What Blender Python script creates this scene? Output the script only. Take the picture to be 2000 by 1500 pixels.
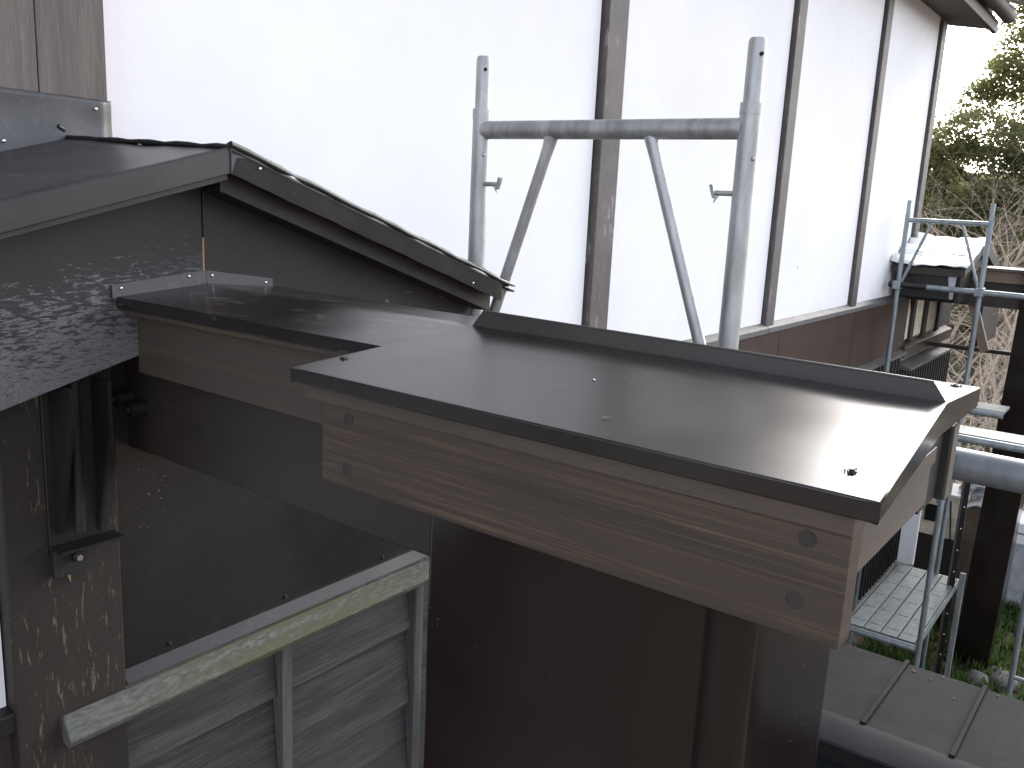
import bpy, bmesh, math, random
from mathutils import Vector, Matrix, noise as mnoise

# ------------------------------------------------------------------ scene, camera, sky, sun
for o in list(bpy.data.objects):
    bpy.data.objects.remove(o, do_unlink=True)
S = bpy.context.scene
C = S.collection
H = 4.3                                   # eye height above the ground; coordinates below are relative to the eye

AZ, PITCH, ROLL = math.radians(36.406), math.radians(11.882), math.radians(2.78)
fw = Vector((math.cos(AZ) * math.cos(PITCH), math.sin(AZ) * math.cos(PITCH), -math.sin(PITCH)))
rt = Vector((math.sin(AZ), -math.cos(AZ), 0))
up = rt.cross(fw)
r1 = rt * math.cos(ROLL) + up * math.sin(ROLL)
u1 = -rt * math.sin(ROLL) + up * math.cos(ROLL)
cam = bpy.data.cameras.new('camera')
cam.lens = 36 * 1738.9 / 2000
cam.sensor_width = 36
cam.clip_start = 0.02
cam.clip_end = 2000
co = bpy.data.objects.new('camera', cam)
m4 = Matrix((r1, u1, -fw)).transposed().to_4x4()
m4.translation = Vector((0, 0, H))
co.matrix_world = m4
C.objects.link(co)
S.camera = co

SUN = Vector((0.88, 0.03, 0.43)).normalized()      # direction towards the hazy sun
w = bpy.data.worlds.new('World')
S.world = w
w.use_nodes = True
nt = w.node_tree
bg = nt.nodes['Background']
sky = nt.nodes.new('ShaderNodeTexSky')
sky.sky_type = 'NISHITA'
sky.sun_disc = False
sky.sun_elevation = math.asin(SUN.z)
sky.sun_rotation = math.atan2(SUN.x, SUN.y)
sky.air_density = 0.5
sky.dust_density = 2.0
sky.ozone_density = 0.4
veil = nt.nodes.new('ShaderNodeHueSaturation')          # thin high cloud: the sky is whiter than clear air
veil.inputs['Saturation'].default_value = 0.38
nt.links.new(sky.outputs[0], veil.inputs['Color'])
nt.links.new(veil.outputs[0], bg.inputs[0])
bg.inputs[1].default_value = 0.15
sl = bpy.data.lights.new('sun', 'SUN')
sl.energy = 0.6
sl.angle = math.radians(24)
sl.color = (1.0, 0.96, 0.90)
so = bpy.data.objects.new('sun', sl)
so.rotation_euler = (-SUN).to_track_quat('-Z', 'Y').to_euler()
so.location = (0, 0, 20)
C.objects.link(so)
S.view_settings.view_transform = 'Standard'
S.view_settings.look = 'None'
S.view_settings.exposure = 2.35
S.view_settings.gamma = 1
S.view_settings.use_curve_mapping = False
S.render.engine = 'CYCLES'

# ------------------------------------------------------------------ helpers
class MB:
    """collects shapes, in eye-relative coordinates, for ONE mesh"""
    def __init__(s):
        s.v, s.f, s.sm = [], [], []
    def add(s, vs, fs, smooth=False):
        b = len(s.v)
        s.v += [Vector(p) for p in vs]
        for f in fs:
            s.f.append([b + i for i in f]); s.sm.append(smooth)
        return s
    def hexa(s, p):
        return s.add(p, [(0, 3, 2, 1), (4, 5, 6, 7), (0, 1, 5, 4), (1, 2, 6, 5), (2, 3, 7, 6), (3, 0, 4, 7)])
    def box(s, x0, x1, y0, y1, z0, z1):
        return s.hexa([(x0, y0, z0), (x1, y0, z0), (x1, y1, z0), (x0, y1, z0), (x0, y0, z1), (x1, y0, z1), (x1, y1, z1), (x0, y1, z1)])
    def prism(s, poly, vec):
        poly = [Vector(p) for p in poly]; vec = Vector(vec)
        n = len(poly)
        nrm = Vector((0, 0, 0))
        for i in range(n):
            nrm += poly[i].cross(poly[(i + 1) % n])
        if nrm.dot(vec) < 0:
            poly = poly[::-1]
        vs = poly + [p + vec for p in poly]
        fs = [tuple(range(n))[::-1], tuple(range(n, 2 * n))] + [(i, (i + 1) % n, n + (i + 1) % n, n + i) for i in range(n)]
        return s.add(vs, fs)
    def tube(s, pts, r, n=14, caps=True, r2=None):
        pts = [Vector(p) for p in pts]
        k = len(pts)
        d0 = (pts[1] - pts[0]).normalized()
        a = d0.orthogonal().normalized()
        vs, fs = [], []
        for i, p in enumerate(pts):
            d = (pts[min(i + 1, k - 1)] - pts[max(i - 1, 0)]).normalized()
            a = (a - d * a.dot(d)).normalized()
            b = d.cross(a)
            rr = (r[i] if isinstance(r, (list, tuple)) else r)
            for j in range(n):
                t = 2 * math.pi * j / n
                vs.append(p + (a * math.cos(t) + b * math.sin(t)) * rr)
        for i in range(k - 1):
            for j in range(n):
                fs.append((i * n + j, i * n + (j + 1) % n, (i + 1) * n + (j + 1) % n, (i + 1) * n + j))
        s.add(vs, fs, True)
        if caps:
            s.add([vs[j] for j in range(n)], [tuple(range(n))[::-1]])
            s.add([vs[(k - 1) * n + j] for j in range(n)], [tuple(range(n))])
        return s
    def ball(s, c, r, n=10, m=6, sq=(1, 1, 1)):
        c = Vector(c); vs = []; fs = []
        for i in range(m + 1):
            ph = math.pi * i / m
            for j in range(n):
                t = 2 * math.pi * j / n
                vs.append(c + Vector((r * sq[0] * math.sin(ph) * math.cos(t), r * sq[1] * math.sin(ph) * math.sin(t), r * sq[2] * math.cos(ph))))
        for i in range(m):
            for j in range(n):
                fs.append((i * n + j, (i + 1) * n + j, (i + 1) * n + (j + 1) % n, i * n + (j + 1) % n))
        return s.add(vs, fs, True)
    def build(s, name, mat, parent=None, bevel=0, seg=2, weld=False, angle=35):
        me = bpy.data.meshes.new(name)
        L = parent['_base'] if parent is not None and '_base' in parent else None
        off = Vector((0, 0, H))
        me.from_pydata([tuple(p + off) for p in s.v], [], s.f)
        me.polygons.foreach_set('use_smooth', s.sm)
        bm = bmesh.new(); bm.from_mesh(me)
        if weld:
            bmesh.ops.remove_doubles(bm, verts=bm.verts, dist=1e-5)
        bmesh.ops.recalc_face_normals(bm, faces=bm.faces) if not getattr(s, 'nofix', False) else None
        bm.to_mesh(me); bm.free()
        me.materials.append(mat)
        o = bpy.data.objects.new(name, me)
        C.objects.link(o)
        if parent is not None:
            o.parent = parent
            o.location = -base_of(parent)
        if bevel:
            md = o.modifiers.new('bevel', 'BEVEL')
            md.width = bevel; md.segments = seg; md.limit_method = 'ANGLE'; md.angle_limit = math.radians(angle)
            md.harden_normals = True
            me.polygons.foreach_set('use_smooth', [True] * len(me.polygons))
        return o

_bases = {}
def base_of(o):
    b = Vector((0, 0, 0))
    while o is not None:
        b = b + Vector(o.location)
        o = o.parent
    return b

def thing(name, label, cat, loc, group=None):
    o = bpy.data.objects.new(name, None)
    o.empty_display_size = 0.1
    C.objects.link(o)
    o.location = Vector(loc) + Vector((0, 0, H))
    o['label'] = label; o['category'] = cat
    if group: o['group'] = group
    return o
def tag(o, label, cat, group=None):
    o['label'] = label; o['category'] = cat
    if group: o['group'] = group
    return o
def struct(o, kind='structure'):
    o['kind'] = kind
    return o

# ------------------------------------------------------------------ materials
class Mat:
    def __init__(s, name):
        s.m = bpy.data.materials.new(name)
        s.m.use_nodes = True
        s.nt = s.m.node_tree
        s.b = s.nt.nodes['Principled BSDF']
        s.tc = s.nt.nodes.new('ShaderNodeTexCoord')
    def n(s, t): return s.nt.nodes.new(t)
    def l(s, a, b): s.nt.links.new(a, b)
    def co(s, scale=(1, 1, 1), rot=(0, 0, 0), loc=(0, 0, 0)):
        k = s.n('ShaderNodeMapping'); k.inputs['Scale'].default_value = scale
        k.inputs['Rotation'].default_value = rot; k.inputs['Location'].default_value = loc
        s.l(s.tc.outputs['Object'], k.inputs[0]); return k.outputs[0]
    def noise(s, co, scale=5, detail=4, rough=.55, dist=0.0):
        k = s.n('ShaderNodeTexNoise'); s.l(co, k.inputs['Vector'])
        k.inputs['Scale'].default_value = scale; k.inputs['Detail'].default_value = detail
        k.inputs['Roughness'].default_value = rough; k.inputs['Distortion'].default_value = dist
        return k.outputs['Fac']
    def vor(s, co, scale=5, feature='F1', out='Distance', rand=1.0):
        k = s.n('ShaderNodeTexVoronoi'); k.feature = feature; s.l(co, k.inputs['Vector'])
        k.inputs['Scale'].default_value = scale; k.inputs['Randomness'].default_value = rand
        return k.outputs[out]
    def ramp(s, fac, stops, interp='LINEAR'):
        k = s.n('ShaderNodeValToRGB'); s.l(fac, k.inputs[0]); cr = k.color_ramp; cr.interpolation = interp
        while len(cr.elements) < len(stops): cr.elements.new(0.5)
        for e, (p, c) in zip(cr.elements, stops):
            e.position = p
            e.color = (c, c, c, 1) if not isinstance(c, (tuple, list)) else (*c[:3], 1)
        return k.outputs[0]
    def mix(s, fac, a, b, mode='MIX'):
        k = s.n('ShaderNodeMix'); k.data_type = 'RGBA'; k.blend_type = mode
        for sock, v in ((k.inputs[0], fac), (k.inputs[6], a), (k.inputs[7], b)):
            if isinstance(v, (int, float)): sock.default_value = v if sock.type == 'VALUE' else (v, v, v, 1)
            elif isinstance(v, (tuple, list)): sock.default_value = (*v[:3], 1)
            else: s.l(v, sock)
        return k.outputs[2]
    def math(s, op, a, b=0.0, c=None, clamp=False):
        k = s.n('ShaderNodeMath'); k.operation = op; k.use_clamp = clamp
        for i, v in enumerate((a, b) if c is None else (a, b, c)):
            if isinstance(v, (int, float)): k.inputs[i].default_value = v
            else: s.l(v, k.inputs[i])
        return k.outputs[0]
    def sep(s, co=None):
        k = s.n('ShaderNodeSeparateXYZ'); s.l(co if co is not None else s.tc.outputs['Object'], k.inputs[0]); return k.outputs
    def bump(s, h, strength=.3, dist=.001, prev=None):
        k = s.n('ShaderNodeBump'); k.inputs['Strength'].default_value = strength; k.inputs['Distance'].default_value = dist
        s.l(h, k.inputs['Height'])
        if prev is not None: s.l(prev, k.inputs['Normal'])
        return k.outputs[0]
    def out(s, color=None, rough=None, normal=None, metal=None, spec=None, coat=None, **kw):
        for nm, v in (('Base Color', color), ('Roughness', rough), ('Normal', normal), ('Metallic', metal), ('Specular IOR Level', spec), ('Coat Weight', coat)):
            if v is None: continue
            if isinstance(v, (int, float)): s.b.inputs[nm].default_value = v
            elif isinstance(v, (tuple, list)): s.b.inputs[nm].default_value = (*v[:3], 1)
            else: s.l(v, s.b.inputs[nm])
        return s.m

def m_sheet(name, base, rough=.34, dust=.25, speck=0.0, var=.15, smudge=0.0, grain=.10, spec=.5):
    """factory-painted steel sheet: fine grain, faint smears, dust specks"""
    k = Mat(name); c = k.co()
    big = k.noise(k.co((1.0, 1.0, 1.0)), 4, 4, .6)
    col = k.mix(k.ramp(big, [(.35, 0), (.7, 1)]), base, tuple(x * (1 + var) + .004 for x in base))
    if smudge:
        sm = k.noise(k.co((6, 2.2, 6), rot=(0, 0, .5)), 5.5, 6, .62, .6)
        col = k.mix(k.math('MULTIPLY', k.ramp(sm, [(.56, 0), (.76, 1)]), smudge), col, (.30, .26, .23))
    if speck:
        d = k.vor(c, 75); r = k.vor(c, 75, out='Color')
        rs = k.sep(r)
        mask = k.math('MULTIPLY', k.math('LESS_THAN', d, k.math('MULTIPLY', rs[1], .06)), k.math('GREATER_THAN', rs[0], 1 - speck))
        col = k.mix(mask, col, (.5, .47, .4))
    fine = k.noise(c, 900, 2, .5)
    rr = k.math('ADD', k.math('MULTIPLY', big, dust * .5), rough - dust * .25)
    nb = k.bump(fine, grain, .0004)
    wv = k.noise(k.co((1, 1, 1)), 7, 1, .4)
    nb = k.bump(wv, .10, .004, nb)
    return k.out(col, rr, nb, spec=spec)

def m_wood(name, dark, light, axis='y', scale=1.0, streak=.5, rough=.55, knots=False, grey=0, bumpd=.0006):
    """stained timber, grain along one axis"""
    k = Mat(name)
    sc = {'x': (.35, 6, 6), 'y': (6, .35, 6), 'z': (6, 6, .35)}[axis]
    sc = tuple(v * scale for v in sc)
    c = k.co(sc)
    a = k.noise(c, 3.0, 3, .5, .9)
    b = k.noise(k.co(tuple(v * 2.6 for v in sc), loc=(3, 1, 2)), 5.5, 4, .6, .5)
    f = k.noise(k.co(tuple(v * 9 for v in sc)), 7, 3, .7)
    col = k.mix(k.ramp(a, [(.32, 0), (.62, 1)]), dark, tuple((d + l) / 2 for d, l in zip(dark, light)))
    col = k.mix(k.math('MULTIPLY', k.ramp(b, [(.52, 0), (.70, 1)]), streak), col, light)
    col = k.mix(k.math('MULTIPLY', k.ramp(f, [(.3, 1), (.6, 0)]), .45), col, tuple(d * .55 for d in dark))
    if knots:
        kn = k.vor(k.co({'x': (2.2, 9, 9), 'y': (9, 2.2, 9), 'z': (9, 9, 2.2)}[axis]), 1.3)
        col = k.mix(k.ramp(kn, [(.03, .9), (.10, 0)]), col, tuple(d * .35 for d in dark))
    h = k.math('ADD', k.math('MULTIPLY', b, .6), f)
    return k.out(col, k.math('ADD', k.math('MULTIPLY', f, .2), rough - .1), k.bump(h, .35, bumpd))

def m_flake(name, dark, flake, axis, thr=.52, big=1.0, grad=None, rough=.65, col2=None, fs=1.0, worn=None):
    """old dark coat flaking off weathered timber"""
    k = Mat(name)
    sc = {'x': (5 * fs, 16 * fs, 22 * fs), 'y': (16 * fs, 5 * fs, 22 * fs), 'z': (22 * fs, 22 * fs, 3.2 * fs)}[axis]
    n1 = k.noise(k.co(sc), 3.4, 8, .68, .7)
    n2 = k.noise(k.co(), 5 * big, 3, .6)
    n3 = k.noise(k.co(tuple(v * 3 for v in sc)), 6, 4, .7)
    v = k.math('ADD', n1, k.math('MULTIPLY', k.math('SUBTRACT', n2, .5), .42))
    if grad is not None:
        v = k.math('ADD', v, grad(k))
    mask = k.ramp(v, [(thr, 0), (thr + .035, 1)])
    base = k.mix(k.ramp(n2, [(.35, 0), (.65, 1)]), dark, col2 or tuple(x * 1.7 for x in dark))
    base = k.mix(k.math('MULTIPLY', k.ramp(n3, [(.35, 1), (.6, 0)]), .5), base, tuple(x * .4 for x in dark))
    if worn is not None:
        base = k.mix(k.ramp(k.math('ADD', grad(k), k.math('MULTIPLY', k.math('SUBTRACT', n1, .5), .5)), [(.0, 0), (.16, .85)]), base, k.mix(n3, tuple(x * .5 for x in worn), tuple(x * 1.3 for x in worn)))
    fl = k.mix(k.ramp(n3, [(.35, 0), (.62, 1)]), tuple(x * .45 for x in flake), flake)
    col = k.mix(mask, base, fl)
    h = k.math('SUBTRACT', k.math('MULTIPLY', n3, .4), mask)
    return k.out(col, rough, k.bump(h, .45, .0008))

def m_galv(name, base=(.50, .505, .50), rough=.5, metal=.6, rust=0.0, blue=0):
    k = Mat(name)
    a = k.noise(k.co((9, 9, 2.2)), 3, 5, .6)
    b = k.noise(k.co(), 60, 4, .7)
    c2 = tuple(x * .62 for x in base)
    col = k.mix(k.ramp(a, [(.35, 0), (.68, 1)]), c2, base)
    col = k.mix(k.math('MULTIPLY', k.ramp(b, [(.56, 0), (.74, 1)]), .35), col, tuple(x * .35 for x in base))
    mt = metal
    if rust:
        r = k.noise(k.co((4, 4, 14)), 3, 6, .65)
        msk = k.math('MULTIPLY', k.ramp(r, [(.60, 0), (.72, 1)]), rust)
        col = k.mix(msk, col, (.30, .16, .08))
    rr = k.math('ADD', k.math('MULTIPLY', a, .25), rough - .12)
    return k.out(col, rr, k.bump(b, .15, .0006), metal=mt)

def m_plain(name, col, rough=.6, metal=0, var=.25, scale=12, bump=.2, spec=.5):
    k = Mat(name)
    a = k.noise(k.co(), scale, 5, .65)
    c = k.mix(k.ramp(a, [(.3, 0), (.7, 1)]), tuple(x * (1 - var) for x in col), tuple(min(1, x * (1 + var)) for x in col))
    return k.out(c, rough, k.bump(a, bump, .002), metal=metal, spec=spec)

def m_plaster():
    k = Mat('white_lime_plaster')
    a = k.noise(k.co(), 1.3, 5, .6)
    b = k.noise(k.co((1, 1, .25)), 9, 6, .7)
    f = k.noise(k.co(), 160, 3, .6)
    col = k.mix(k.ramp(a, [(.35, 0), (.7, 1)]), (.80, .80, .815), (.86, .86, .87))
    col = k.mix(k.math('MULTIPLY', k.ramp(b, [(.60, 0), (.82, 1)]), .07), col, (.60, .59, .57))
    sp = k.vor(k.co((1, 1, .6)), 3.1)
    col = k.mix(k.math('MULTIPLY', k.math('LESS_THAN', sp, .022), .75), col, (.25, .23, .22))
    return k.out(col, .85, k.bump(f, .25, .002), spec=.2)

BROWN = (.030, .023, .021)
M = {}
M['cap'] = m_sheet('brown_steel_cap', (.0155, .0135, .0128), .24, .10, .03, .2, .0, .12)
M['cap_dusty'] = m_sheet('brown_steel_cap_smeared', (.0105, .0088, .0085), .24, .2, .02, .25, .30, .12)
M['roof'] = m_sheet('brown_steel_roof_weathered', (.026, .0235, .027), .36, .2, .02, .3, .25, .10)
M['fascia'] = m_sheet('brown_steel_fascia', (.018, .017, .017), .32, .15, .02, .2, .05, .10)
M['column'] = m_sheet('dark_brown_gloss_cladding', (.0075, .0045, .0034), .2, .10, .42, .3, .0, .06, .4)
M['panel'] = m_sheet('dark_grey_steel_panel', (.0125, .0116, .0108), .34, .12, .02, .25, .05, .12)
M['flange'] = m_sheet('brown_steel_flange', (.050, .047, .043), .32, .12, .02, .2, .05, .1)
M['flashing'] = m_sheet('grey_brown_flashing', (.038, .037, .040), .36, .2, .02, .25, .15, .1)
M['lower_roof'] = m_sheet('slate_brown_roof_sheet', (.0175, .0182, .0195), .72, .1, .02, .25, .05, .1, .03)
M['lower_roof_blue'] = m_sheet('slate_blue_roof_sheet', (.0125, .014, .017), .7, .1, .02, .2, .05, .1, .06)
def m_sideboard():
    k = Mat('walnut_stained_board')
    a = k.noise(k.co((1, .55, 9)), 2.2, 3, .5, .3)
    g = k.noise(k.co((1, .42, 62), rot=(.015, 0, 0)), 2.6, 5, .6, .55)
    g2 = k.noise(k.co((1, .8, 110), rot=(-.02, 0, 0), loc=(2, 5, 1)), 2.4, 4, .6, .3)
    f = k.noise(k.co((1, 2.2, 260)), 3, 4, .7)
    patch = k.noise(k.co((1, 1.6, 4)), 3.0, 2, .5)
    col = k.mix(k.ramp(a, [(.35, 0), (.65, 1)]), (.030, .0218, .0160), (.050, .0350, .0242))
    col = k.mix(k.math('MULTIPLY', k.ramp(g, [(.52, 0), (.55, 1), (.575, .1), (.60, 0), (.63, .8), (.66, .1)]), k.ramp(patch, [(.35, .15), (.65, .75)])), col, (.185, .115, .062))
    col = k.mix(k.math('MULTIPLY', k.ramp(g2, [(.36, 1), (.46, 0)]), .45), col, (.028, .022, .019))
    col = k.mix(k.math('MULTIPLY', k.ramp(f, [(.36, 1), (.55, 0)]), .35), col, (.030, .024, .021))
    col = k.mix(k.math('MULTIPLY', k.ramp(f, [(.60, 0), (.74, 1)]), .30), col, (.15, .10, .07))
    return k.out(col, .52, k.bump(f, .3, .0005))
M['side_board'] = m_sideboard()
M['narrow_board'] = m_wood('grey_brown_stained_board', (.048, .0375, .0305), (.073, .054, .041), 'y', .8, .35, .55, bumpd=.0003)
M['trim'] = m_wood('brown_stained_trim', (.056, .043, .033), (.092, .067, .047), 'y', 1.0, .4, .55)
M['end_wood'] = m_wood('brown_stained_end_timber', (.070, .057, .046), (.105, .084, .066), 'x', 1.0, .4, .55)
M['dark_beam'] = m_wood('dark_stained_beam', (.0185, .0142, .0120), (.034, .025, .020), 'y', .8, .4, .5, bumpd=.0003)
M['plug'] = m_wood('dark_end_grain_plug', (.022, .018, .016), (.05, .04, .034), 'z', 5.0, .5, .75)
M['barge'] = m_flake('flaking_charcoal_board', (.0135, .0122, .0115), (.165, .16, .17), 'x', .575, .55, fs=2.5, worn=(.080, .080, .092),
    grad=lambda k: k.math('MULTIPLY', k.math('SUBTRACT', k.math('ADD', k.math('MULTIPLY', k.sep()[0], .264), H - .396 - .264 * .657 + .165), k.sep()[2]), 1.25))
M['barge_right'] = m_flake('dark_oiled_barge_board', (.0115, .0092, .0080), (.15, .115, .08), 'x', .66, .8, fs=.8)
M['soffit'] = m_wood('dark_soffit_timber', (.013, .0098, .0082), (.034, .024, .018), 'x', 1, .5, .6)
M['post'] = m_flake('flaking_brown_post', (.013, .0108, .009), (.135, .105, .078), 'z', .625, .9, col2=(.026, .0185, .014), fs=1.6)
M['planks'] = m_wood('weathered_grey_plank', (.085, .074, .068), (.19, .158, .138), 'z', 1.3, .6, .7, bumpd=.0015)
M['gap'] = m_plain('reddish_plank_gap', (.30, .085, .05), .8)
M['plaster'] = m_plaster()
M['wall_post'] = m_flake('grey_weathered_wall_post', (.075, .066, .064), (.30, .28, .27), 'z', .62, .8, col2=(.12, .105, .10), fs=.5)
M['wall_panel'] = m_wood('red_brown_wall_panel', (.038, .022, .0165), (.072, .043, .032), 'z', .5, .6, .42)
M['wall_sill'] = m_plain('grey_sill_sheet', (.10, .095, .092), .6)
M['lattice'] = m_plain('black_lattice_bar', (.014, .011, .011), .6)
M['lattice_back'] = m_plain('dim_wall_behind_lattice', (.30, .27, .24), .8)
M['eave'] = m_wood('dark_eave_timber', (.028, .024, .019), (.062, .052, .042), 'y', .6, .5, .65)
M['galv'] = m_galv('galvanised_tube')
M['galv_far'] = m_galv('galvanised_blue_tube', (.30, .345, .36), .45, .4)
M['galv_near'] = m_galv('galvanised_rail_rust', (.24, .265, .28), .5, .4, .7)
M['black'] = m_plain('black_steel_and_shade', (.010, .010, .0095), .45)  # also paints the shade on the rear board and in the gap beside it
M['black_rust'] = m_flake('black_bracket_speckled', (.009, .009, .0085), (.13, .10, .06), 'z', .70, 1.6)
M['zinc'] = m_plain('zinc_screw_head', (.62, .62, .62), .25, 1.0, .2, 200)
M['black_screw'] = m_plain('black_screw_head', (.018, .018, .019), .3, .6, .2, 200)
M['hole'] = m_plain('dark_hole', (.006, .006, .007), .9)
M['cream'] = m_plain('cream_panel', (.78, .68, .54), .8)
M['white_board'] = m_plain('white_painted_board', (.80, .79, .80), .5, 0, .04)
M['deck'] = m_galv('galvanised_deck_plate', (.26, .285, .28), .6, .2)
M['dark_wood'] = m_plain('dark_timber', (.03, .022, .018), .65)
M['mid_wood'] = m_wood('new_brown_timber', (.15, .11, .08), (.24, .17, .12), 'y', .7, .5, .6)
M['sheeting'] = m_plain('translucent_white_sheeting', (.82, .83, .82), .25, 0, .03, 6, .4)
M['stone'] = m_plain('grey_stone', (.15, .14, .135), .85, 0, .3, 30, .5)
M['grey_box'] = m_plain('grey_box_paint', (.35, .36, .38), .5)
M['bark'] = m_plain('pale_dry_bark', (.52, .43, .34), .9, 0, .35, 30, .5)
M['bark_dark'] = m_plain('dark_bark', (.09, .07, .05), .9, 0, .35, 20, .5)
M['copper'] = m_plain('splintered_fresh_wood', (.30, .18, .08), .7)

def m_rail():
    k = Mat('mossy_weathered_rail')
    g = k.noise(k.co((1.6, 12, 12)), 3, 5, .6)
    f = k.noise(k.co((10, 40, 40)), 4, 6, .7)
    x = k.sep()[0]
    along = k.ramp(k.math('MULTIPLY', k.math('SUBTRACT', x, .75), .9), [(0.05, .05), (.35, .75), (.60, .95), (.95, .55)])
    moss = k.math('MULTIPLY', k.ramp(k.math('ADD', g, k.math('MULTIPLY', f, .25)), [(.48, 0), (.68, 1)]), along)
    col = k.mix(k.ramp(f, [(.35, 0), (.65, 1)]), (.048, .050, .046), (.108, .111, .102))
    col = k.mix(k.math('MULTIPLY', k.ramp(f, [(.5, 0), (.62, 1)]), along), col, (.19, .197, .175))
    col = k.mix(moss, col, (.060, .068, .026))
    return k.out(col, .75, k.bump(f, .5, .001))
M['rail'] = m_rail()

def m_siding():
    k = Mat('weathered_grey_siding')
    a = k.noise(k.co((.9, 7, 7)), 2.6, 3, .5, .2)
    b = k.noise(k.co((2.2, 90, 90)), 3, 6, .7)
    w2 = k.noise(k.co((1.2, 22, 22)), 3, 4, .6, .5)
    s2 = k.vor(k.co((18, 60, 60)), 1.0)
    col = k.mix(k.ramp(a, [(.36, 0), (.64, 1)]), (.016, .015, .014), (.038, .036, .034))
    col = k.mix(k.math('MULTIPLY', k.ramp(w2, [(.50, 0), (.70, 1)]), .5), col, (.082, .080, .076))
    col = k.mix(k.math('MULTIPLY', k.ramp(b, [(.46, 0), (.66, 1)]), .45), col, (.10, .098, .094))
    col = k.mix(k.math('LESS_THAN', s2, .03), col, (.30, .30, .28))
    return k.out(col, .75, k.bump(b, .5, .0012))
M['siding'] = m_siding()
M['batten'] = m_wood('grey_batten', (.055, .053, .053), (.15, .145, .14), 'z', 1.2, .6, .7)

def m_leaf(name, c1, c2, c3):
    k = Mat(name)
    a = k.noise(k.co(), .55, 4, .6)
    b = k.noise(k.co(), 6, 3, .6)
    col = k.mix(k.ramp(a, [(.38, 0), (.62, 1)]), c1, c2)
    col = k.mix(k.ramp(b, [(.52, 0), (.72, 1)]), col, c3)
    k.out(col, .55)
    tr = k.n('ShaderNodeBsdfTranslucent'); k.l(col, tr.inputs[0])
    ms = k.n('ShaderNodeMixShader'); ms.inputs[0].default_value = .75
    k.l(k.b.outputs[0], ms.inputs[1]); k.l(tr.outputs[0], ms.inputs[2])
    k.l(ms.outputs[0], k.nt.nodes['Material Output'].inputs[0])
    return k.m
M['leaf'] = m_leaf('evergreen_leaf', (.17, .185, .08), (.29, .29, .12), (.46, .42, .18))
M['leaf2'] = m_leaf('grey_green_leaf', (.19, .20, .10), (.30, .30, .14), (.44, .41, .20))
M['grass'] = m_leaf('ground_cover_leaf', (.045, .11, .035), (.10, .16, .04), (.22, .21, .07))

def m_ground():
    k = Mat('leaf_litter_ground')
    a = k.noise(k.co(), .35, 5, .6)
    b = k.noise(k.co(), 9, 6, .7)
    v = k.vor(k.co(), 14, out='Color')
    col = k.mix(k.ramp(a, [(.4, 0), (.65, 1)]), (.13, .10, .078), (.22, .17, .13))
    col = k.mix(.45, col, k.mix(k.sep(v)[0], (.06, .045, .035), (.24, .17, .12)))
    col = k.mix(k.math('MULTIPLY', k.ramp(b, [(.5, 0), (.7, 1)]), .5), col, (.24, .20, .155))
    return k.out(col, .95, k.bump(b, .8, .03))
M['ground'] = m_ground()

# ------------------------------------------------------------------ ground and hillside
def ground_h(x, y):
    t = max(0.0, min(1.0, (x - 12.5) / 16.0))
    h = 5.6 * t * t * (3 - 2 * t)
    h *= max(0.0, min(1.0, (x + 5) / 12))
    n = mnoise.noise(Vector((x * .35, y * .35, 0))) * .25 + mnoise.noise(Vector((x * 1.3, y * 1.3, 4))) * .06
    return -H + h + n * min(1.0, .15 + t * 2)
def make_ground():
    xs = [-400, -150, -60, -20, -8] + [i * .5 for i in range(-10, 70)] + [36, 40, 50, 70, 120, 300, 600]
    ys = [-600, -250, -100, -50, -25] + [i * .5 for i in range(-30, 41)] + [25, 40, 80, 200, 600]
    mb = MB()
    vs = [(x, y, ground_h(x, y)) for x in xs for y in ys]
    ny = len(ys)
    fs = [(i * ny + j, (i + 1) * ny + j, (i + 1) * ny + j + 1, i * ny + j + 1) for i in range(len(xs) - 1) for j in range(ny - 1)]
    mb.add(vs, fs, True)
    return struct(mb.build('ground', M['ground']))
make_ground()

# ------------------------------------------------------------------ white plaster house wall
D = 2.15
house = thing('plaster_house', 'white plastered house wall with dark weathered posts and brown panelled base', 'house', (5.5, D, -H))
PX = [(3.425, 3.61), (5.62, 5.78), (7.48, 7.64), (9.27, 9.46)]
edges = [-3.0] + [v for p in PX for v in p]
for i in range(4):
    a = edges[2 * i]; b = edges[2 * i + 1]
    MB().box(a, b, D, D + .12, -.765, 1.80).build('plaster_panel', M['plaster'], house)
for i, (a, b) in enumerate(PX):
    bot = -.56 if i == 0 else -.765
    MB().box(a + .02, b, D - .03, D + .10, -.765, 1.80).build('wall_post', M['wall_post'], house, bevel=.006)
MB().box(-3, 9.47, D - .0, D + .14, 1.80, 1.98).build('wall_plate', M['eave'], house, bevel=.006)
# weathering sheet on the base, with one lapped joint, and the red-brown panels below it
for a, b in ((-3.0, 5.66), (5.665, 9.42)):
    MB().prism([(a, D, -.735), (a, D - .045, -.765), (a, D - .045, -.80), (a, D, -.80)], (b - a, 0, 0)).build('sill_flashing', M['wall_sill'], house, bevel=.003)
px = [-3.0, -.9, 1.2, 3.3, 4.4, 5.93, 7.66, 9.42]
for a, b in zip(px, px[1:]):
    MB().box(a + .004, b - .004, D - .025, D + .08, -1.30, -.80).build('wall_panel', M['wall_panel'], house, bevel=.003)
MB().prism([(-3, D, -1.30), (-3, D - .085, -1.335), (-3, D - .085, -1.36), (-3, D, -1.36)], (12.42, 0, 0)).build('ledge', M['wall_sill'], house, bevel=.003)
MB().box(-3, 11.9, D + .02, D + .12, -H, -1.36).build('lower_wall', M['lattice_back'], house)
k = 0
x = 4.6
while x < 11.8:
    MB().box(x, x + .045, D - .045, D, -3.9, -1.365 if x < 9.4 else -1.53).build('lattice_bar', M['lattice'], house)
    x += .118; k += 1
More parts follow.
